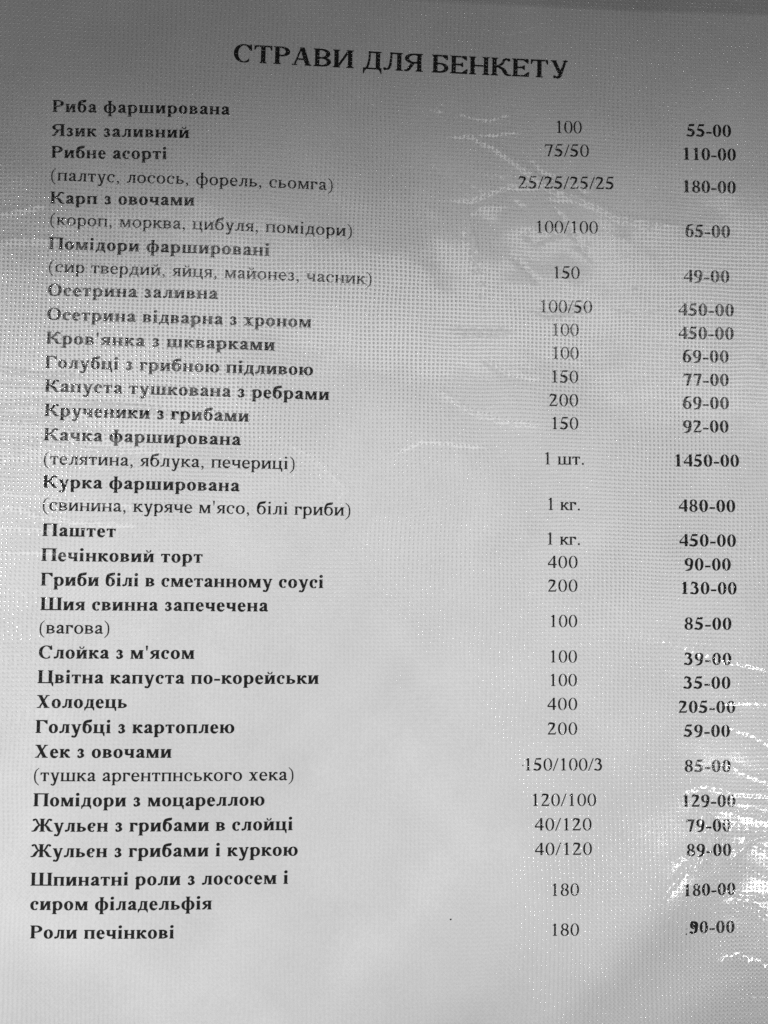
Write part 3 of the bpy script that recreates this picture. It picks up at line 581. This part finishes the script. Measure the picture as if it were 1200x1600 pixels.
LINES = [
  ('title', 'СТРАВИ ДЛЯ БЕНКЕТУ', True, 7.313, -41.93, 119.42, 48.55, 118.93, 'large bold heading СТРАВИ ДЛЯ БЕНКЕТУ'),
  ('dish_name', 'Риба фарширована', True, 4.721, -89.10, 104.34, -42.66, 104.91, 'bold line reading Риба фарширована'),
  ('dish_name', 'Язик заливний', True, 4.726, -89.18, 97.98, -53.16, 98.27, 'bold line reading Язик заливний'),
  ('dish_name', 'Рибне асорті', True, 4.732, -89.18, 92.15, -58.91, 92.45, 'bold line reading Рибне асорті'),
  ('ingredients', '(палтус, лосось, форель, сьомга)', False, 4.765, -89.35, 86.13, -14.84, 85.67, 'lighter line reading (палтус, лосось, форель, сьомга)'),
  ('dish_name', 'Карп з овочами', True, 4.754, -89.18, 80.01, -51.42, 80.22, 'bold line reading Карп з овочами'),
  ('ingredients', '(короп, морква, цибуля, помідори)', False, 4.786, -89.27, 74.29, -9.53, 73.45, 'lighter line reading (короп, морква, цибуля, помідори)'),
  ('dish_name', 'Помідори фаршировані', True, 4.784, -89.25, 67.79, -31.44, 67.35, 'bold line reading Помідори фаршировані'),
  ('ingredients', '(сир твердий, яйця, майонез, часник)', False, 4.808, -89.25, 61.71, -4.13, 60.65, 'lighter line reading (сир твердий, яйця, майонез, часник)'),
  ('dish_name', 'Осетрина заливна', True, 4.796, -89.15, 55.36, -44.85, 55.39, 'bold line reading Осетрина заливна'),
  ('dish_name', 'Осетрина відварна з хроном', True, 4.819, -89.14, 48.93, -20.10, 48.52, 'bold line reading Осетрина відварна з хроном'),
  ('dish_name', "Кров'янка з шкварками", True, 4.823, -89.04, 42.61, -29.62, 42.13, "bold line reading Кров'янка з шкварками"),
  ('dish_name', 'Голубці з грибною підливою', True, 4.838, -89.11, 36.21, -19.38, 35.80, 'bold line reading Голубці з грибною підливою'),
  ('dish_name', 'Капуста тушкована з ребрами', True, 4.851, -89.02, 29.99, -15.05, 29.33, 'bold line reading Капуста тушкована з ребрами'),
  ('dish_name', 'Крученики з грибами', True, 4.852, -88.92, 23.62, -36.06, 23.11, 'bold line reading Крученики з грибами'),
  ('dish_name', 'Качка фарширована', True, 4.863, -88.91, 17.26, -38.12, 16.90, 'bold line reading Качка фарширована'),
  ('ingredients', '(телятина, яблука, печериці)', False, 4.882, -88.98, 10.99, -23.67, 10.83, 'lighter line reading (телятина, яблука, печериці)'),
  ('dish_name', 'Курка фарширована', True, 4.885, -88.89, 4.91, -38.21, 4.75, 'bold line reading Курка фарширована'),
  ('ingredients', "(свинина, куряче м'ясо, білі гриби)", False, 4.912, -88.97, -0.99, -8.82, -1.19, "lighter line reading (свинина, куряче м'ясо, білі гриби)"),
  ('dish_name', 'Паштет', True, 4.891, -88.70, -7.63, -69.97, -7.70, 'bold line reading Паштет'),
  ('dish_name', 'Печінковий торт', True, 4.915, -88.77, -14.09, -47.38, -14.07, 'bold line reading Печінковий торт'),
  ('dish_name', 'Гриби білі в сметанному соусі', True, 4.944, -88.75, -20.45, -15.76, -20.30, 'bold line reading Гриби білі в сметанному соусі'),
  ('dish_name', 'Шия свинна запечечена', True, 4.945, -88.65, -26.80, -30.19, -26.56, 'bold line reading Шия свинна запечечена'),
  ('ingredients', '(вагова)', False, 4.919, -88.89, -32.81, -70.73, -32.74, 'lighter line reading (вагова)'),
  ('dish_name', "Слойка з м'ясом", True, 4.925, -88.71, -39.22, -48.91, -39.01, "bold line reading Слойка з м'ясом"),
  ('dish_name', 'Цвітна капуста по-корейськи', True, 4.937, -88.70, -45.53, -16.60, -45.35, 'bold line reading Цвітна капуста по-корейськи'),
  ('dish_name', 'Холодець', True, 4.906, -88.92, -51.83, -65.85, -51.72, 'bold line reading Холодець'),
  ('dish_name', 'Голубці з картоплею', True, 4.915, -88.82, -58.19, -38.20, -58.11, 'bold line reading Голубці з картоплею'),
  ('dish_name', 'Хек з овочами', True, 4.901, -88.97, -64.46, -54.18, -64.40, 'bold line reading Хек з овочами'),
  ('ingredients', '(тушка аргентпнського хека)', False, 4.913, -89.04, -70.39, -22.58, -70.36, 'lighter line reading (тушка аргентпнського хека)'),
  ('dish_name', 'Помідори з моцареллою', True, 4.904, -88.78, -76.72, -30.08, -76.77, 'bold line reading Помідори з моцареллою'),
  ('dish_name', 'Жульєн з грибами в слойці', True, 4.902, -88.92, -83.11, -22.69, -83.10, 'bold line reading Жульєн з грибами в слойці'),
  ('dish_name', 'Жульєн з грибами і куркою', True, 4.897, -88.98, -89.49, -21.25, -89.58, 'bold line reading Жульєн з грибами і куркою'),
  ('dish_name', 'Шпинатні роли з лососем і', True, 4.890, -88.86, -96.66, -23.60, -96.68, 'bold line reading Шпинатні роли з лососем і'),
  ('dish_name', 'сиром філадельфія', True, 4.875, -88.85, -102.77, -43.03, -102.91, 'bold line reading сиром філадельфія'),
  ('dish_name', 'Роли печінкові', True, 4.864, -88.64, -109.91, -52.41, -110.13, 'bold line reading Роли печінкові'),
  ('portion_size', '100', False, 5.025, 45.04, 103.82, 52.42, 103.89, 'portion 100 in the row of Риба фарширована'),
  ('portion_size', '75/50', False, 5.015, 42.28, 97.28, 54.39, 97.45, 'portion 75/50 in the row of Язик заливний'),
  ('portion_size', '25/25/25/25', False, 5.000, 35.18, 88.24, 61.39, 88.69, 'portion 25/25/25/25 in the row of Рибне асорті'),
  ('portion_size', '100/100', False, 4.981, 39.81, 76.12, 56.96, 76.40, 'portion 100/100 in the row of Карп з овочами'),
  ('portion_size', '150', False, 4.962, 44.60, 63.78, 52.02, 63.85, 'portion 150 in the row of Помідори фаршировані'),
  ('portion_size', '100/50', False, 4.947, 41.01, 54.45, 55.48, 54.63, 'portion 100/50 in the row of Осетрина заливна'),
  ('portion_size', '100', False, 4.937, 44.36, 48.19, 51.85, 48.30, 'portion 100 in the row of Осетрина відварна з хроном'),
  ('portion_size', '100', False, 4.927, 44.40, 41.87, 51.88, 41.96, "portion 100 in the row of Кров'янка з шкварками"),
  ('portion_size', '150', False, 4.917, 44.18, 35.46, 51.74, 35.54, 'portion 150 in the row of Голубці з грибною підливою'),
  ('portion_size', '200', False, 4.907, 43.88, 29.10, 51.78, 29.20, 'portion 200 in the row of Капуста тушкована з ребрами'),
  ('portion_size', '150', False, 4.897, 44.26, 22.87, 51.81, 22.93, 'portion 150 in the row of Крученики з грибами'),
  ('portion_size', '1 шт.', False, 4.882, 42.34, 13.34, 53.60, 13.44, 'portion 1 шт. in the row of Качка фарширована'),
  ('portion_size', '1 кг.', False, 4.863, 43.29, 1.15, 52.54, 1.20, 'portion 1 кг. in the row of Курка фарширована'),
  ('portion_size', '1 кг.', False, 4.848, 43.18, -8.07, 52.59, -8.03, 'portion 1 кг. in the row of Паштет'),
  ('portion_size', '400', False, 4.839, 43.82, -14.28, 51.76, -14.22, 'portion 400 in the row of Печінковий торт'),
  ('portion_size', '200', False, 4.829, 43.87, -20.57, 51.79, -20.51, 'portion 200 in the row of Гриби білі в сметанному соусі'),
  ('portion_size', '100', False, 4.814, 44.27, -29.97, 51.84, -29.90, 'portion 100 in the row of Шия свинна запечечена'),
  ('portion_size', '100', False, 4.800, 44.34, -39.35, 51.89, -39.30, "portion 100 in the row of Слойка з м'ясом"),
  ('portion_size', '100', False, 4.790, 44.38, -45.59, 51.93, -45.54, 'portion 100 in the row of Цвітна капуста по-корейськи'),
  ('portion_size', '400', False, 4.780, 44.08, -51.90, 52.05, -51.86, 'portion 400 in the row of Холодець'),
  ('portion_size', '200', False, 4.770, 44.12, -58.36, 52.08, -58.34, 'portion 200 in the row of Голубці з картоплею'),
  ('portion_size', '150/100/3', False, 4.756, 37.79, -67.74, 59.00, -67.72, 'portion 150/100/3 in the row of Хек з овочами'),
  ('portion_size', '120/100', False, 4.742, 39.74, -76.92, 57.15, -76.93, 'portion 120/100 in the row of Помідори з моцареллою'),
  ('portion_size', '40/120', False, 4.732, 40.80, -83.24, 55.90, -83.27, 'portion 40/120 in the row of Жульєн з грибами в слойці'),
  ('portion_size', '40/120', False, 4.723, 40.85, -89.58, 56.01, -89.57, 'portion 40/120 in the row of Жульєн з грибами і куркою'),
  ('portion_size', '180', False, 4.707, 45.00, -100.09, 52.57, -100.10, 'portion 180 in the row of Шпинатні роли з лососем і'),
  ('portion_size', '180', False, 4.691, 45.07, -110.41, 52.63, -110.44, 'portion 180 in the row of Роли печінкові'),
  ('price', '55-00', True, 5.048, 81.30, 103.92, 93.62, 104.11, 'bold price 55-00 in the row of Риба фарширована'),
  ('price', '110-00', True, 5.037, 80.06, 97.39, 94.96, 97.56, 'bold price 110-00 in the row of Язик заливний'),
  ('price', '180-00', True, 5.023, 80.07, 88.35, 94.95, 88.49, 'bold price 180-00 in the row of Рибне асорті'),
  ('price', '65-00', True, 5.003, 80.96, 76.18, 93.41, 76.30, 'bold price 65-00 in the row of Карп з овочами'),
  ('price', '49-00', True, 4.983, 80.71, 63.79, 93.31, 63.98, 'bold price 49-00 in the row of Помідори фаршировані'),
  ('price', '450-00', True, 4.969, 79.30, 54.60, 94.63, 54.79, 'bold price 450-00 in the row of Осетрина заливна'),
  ('price', '450-00', True, 4.959, 79.31, 48.21, 94.62, 48.42, 'bold price 450-00 in the row of Осетрина відварна з хроном'),
  ('price', '69-00', True, 4.949, 80.46, 41.86, 93.20, 42.08, "bold price 69-00 in the row of Кров'янка з шкварками"),
  ('price', '77-00', True, 4.939, 80.65, 35.50, 93.19, 35.70, 'bold price 77-00 in the row of Голубці з грибною підливою'),
  ('price', '69-00', True, 4.929, 80.48, 29.15, 93.18, 29.33, 'bold price 69-00 in the row of Капуста тушкована з ребрами'),
  ('price', '92-00', True, 4.919, 80.48, 22.73, 93.00, 22.94, 'bold price 92-00 in the row of Крученики з грибами'),
  ('price', '1450-00', True, 4.904, 77.86, 13.41, 95.73, 13.65, 'bold price 1450-00 in the row of Качка фарширована'),
  ('price', '480-00', True, 4.885, 79.10, 1.27, 94.47, 1.37, 'bold price 480-00 in the row of Курка фарширована'),
  ('price', '450-00', True, 4.871, 79.20, -8.01, 94.55, -7.94, 'bold price 450-00 in the row of Паштет'),
  ('price', '90-00', True, 4.861, 80.60, -14.43, 93.13, -14.33, 'bold price 90-00 in the row of Печінковий торт'),
  ('price', '130-00', True, 4.851, 79.47, -20.77, 94.71, -20.69, 'bold price 130-00 in the row of Гриби білі в сметанному соусі'),
  ('price', '85-00', True, 4.836, 80.62, -30.24, 93.38, -30.16, 'bold price 85-00 in the row of Шия свинна запечечена'),
  ('price', '39-00', True, 4.822, 80.71, -39.64, 93.46, -39.55, "bold price 39-00 in the row of Слойка з м'ясом"),
  ('price', '35-00', True, 4.812, 80.63, -45.97, 93.27, -45.90, 'bold price 35-00 in the row of Цвітна капуста по-корейськи'),
  ('price', '205-00', True, 4.802, 79.33, -52.42, 94.66, -52.35, 'bold price 205-00 in the row of Холодець'),
  ('price', '59-00', True, 4.792, 80.82, -58.76, 93.26, -58.72, 'bold price 59-00 in the row of Голубці з картоплею'),
  ('price', '85-00', True, 4.778, 81.00, -68.07, 93.51, -68.02, 'bold price 85-00 in the row of Хек з овочами'),
  ('price', '129-00', True, 4.764, 80.23, -77.20, 94.80, -77.22, 'bold price 129-00 in the row of Помідори з моцареллою'),
  ('price', '79-00', True, 4.754, 81.44, -83.67, 93.49, -83.61, 'bold price 79-00 in the row of Жульєн з грибами в слойці'),
  ('price', '89-00', True, 4.744, 81.45, -90.06, 93.57, -89.99, 'bold price 89-00 in the row of Жульєн з грибами і куркою'),
  ('price', '180-00', True, 4.728, 80.42, -100.46, 94.77, -100.29, 'bold price 180-00 in the row of Шпинатні роли з лососем і'),
  ('price', 'Э0-00', True, 4.714, 82.41, -110.29, 94.58, -110.27, 'bold price 90-00 in the row of Роли печінкові'),
]
for ln in LINES:
    for c in ln[1]:
        k = (c, ln[2])
        if c != ' ' and k not in outline: outline[k] = glyph_mesh(*k)
for ln in LINES: letter_line(*ln)
# two specks of toner
for sx_, sy_, r in [(81.45, -110.42, 0.22), (81.62, -109.08, 0.12), (18.76, -105.97, 0.22), (37.57, -66.42, 0.16)]:
    a = np.linspace(0, 2*np.pi, 12, endpoint=False); px = sx_+r*np.cos(a)*(1+.2*np.sin(3*a)); py = sy_+r*np.sin(a)
    link_mesh('ink_speck', (np.stack([px, py, page_z(px, py)+.045], -1)*MM).tolist(), [tuple(range(12))], M_ink, page)

sleeve = grid_sheet('plastic_sleeve', -125, 122.0, -165, 165, .5, film_z, M_film, thick=0)
sleeve['label'] = 'clear glossy plastic film embossed with tiny dots, creased, covering the whole menu page'; sleeve['category'] = 'plastic sleeve'
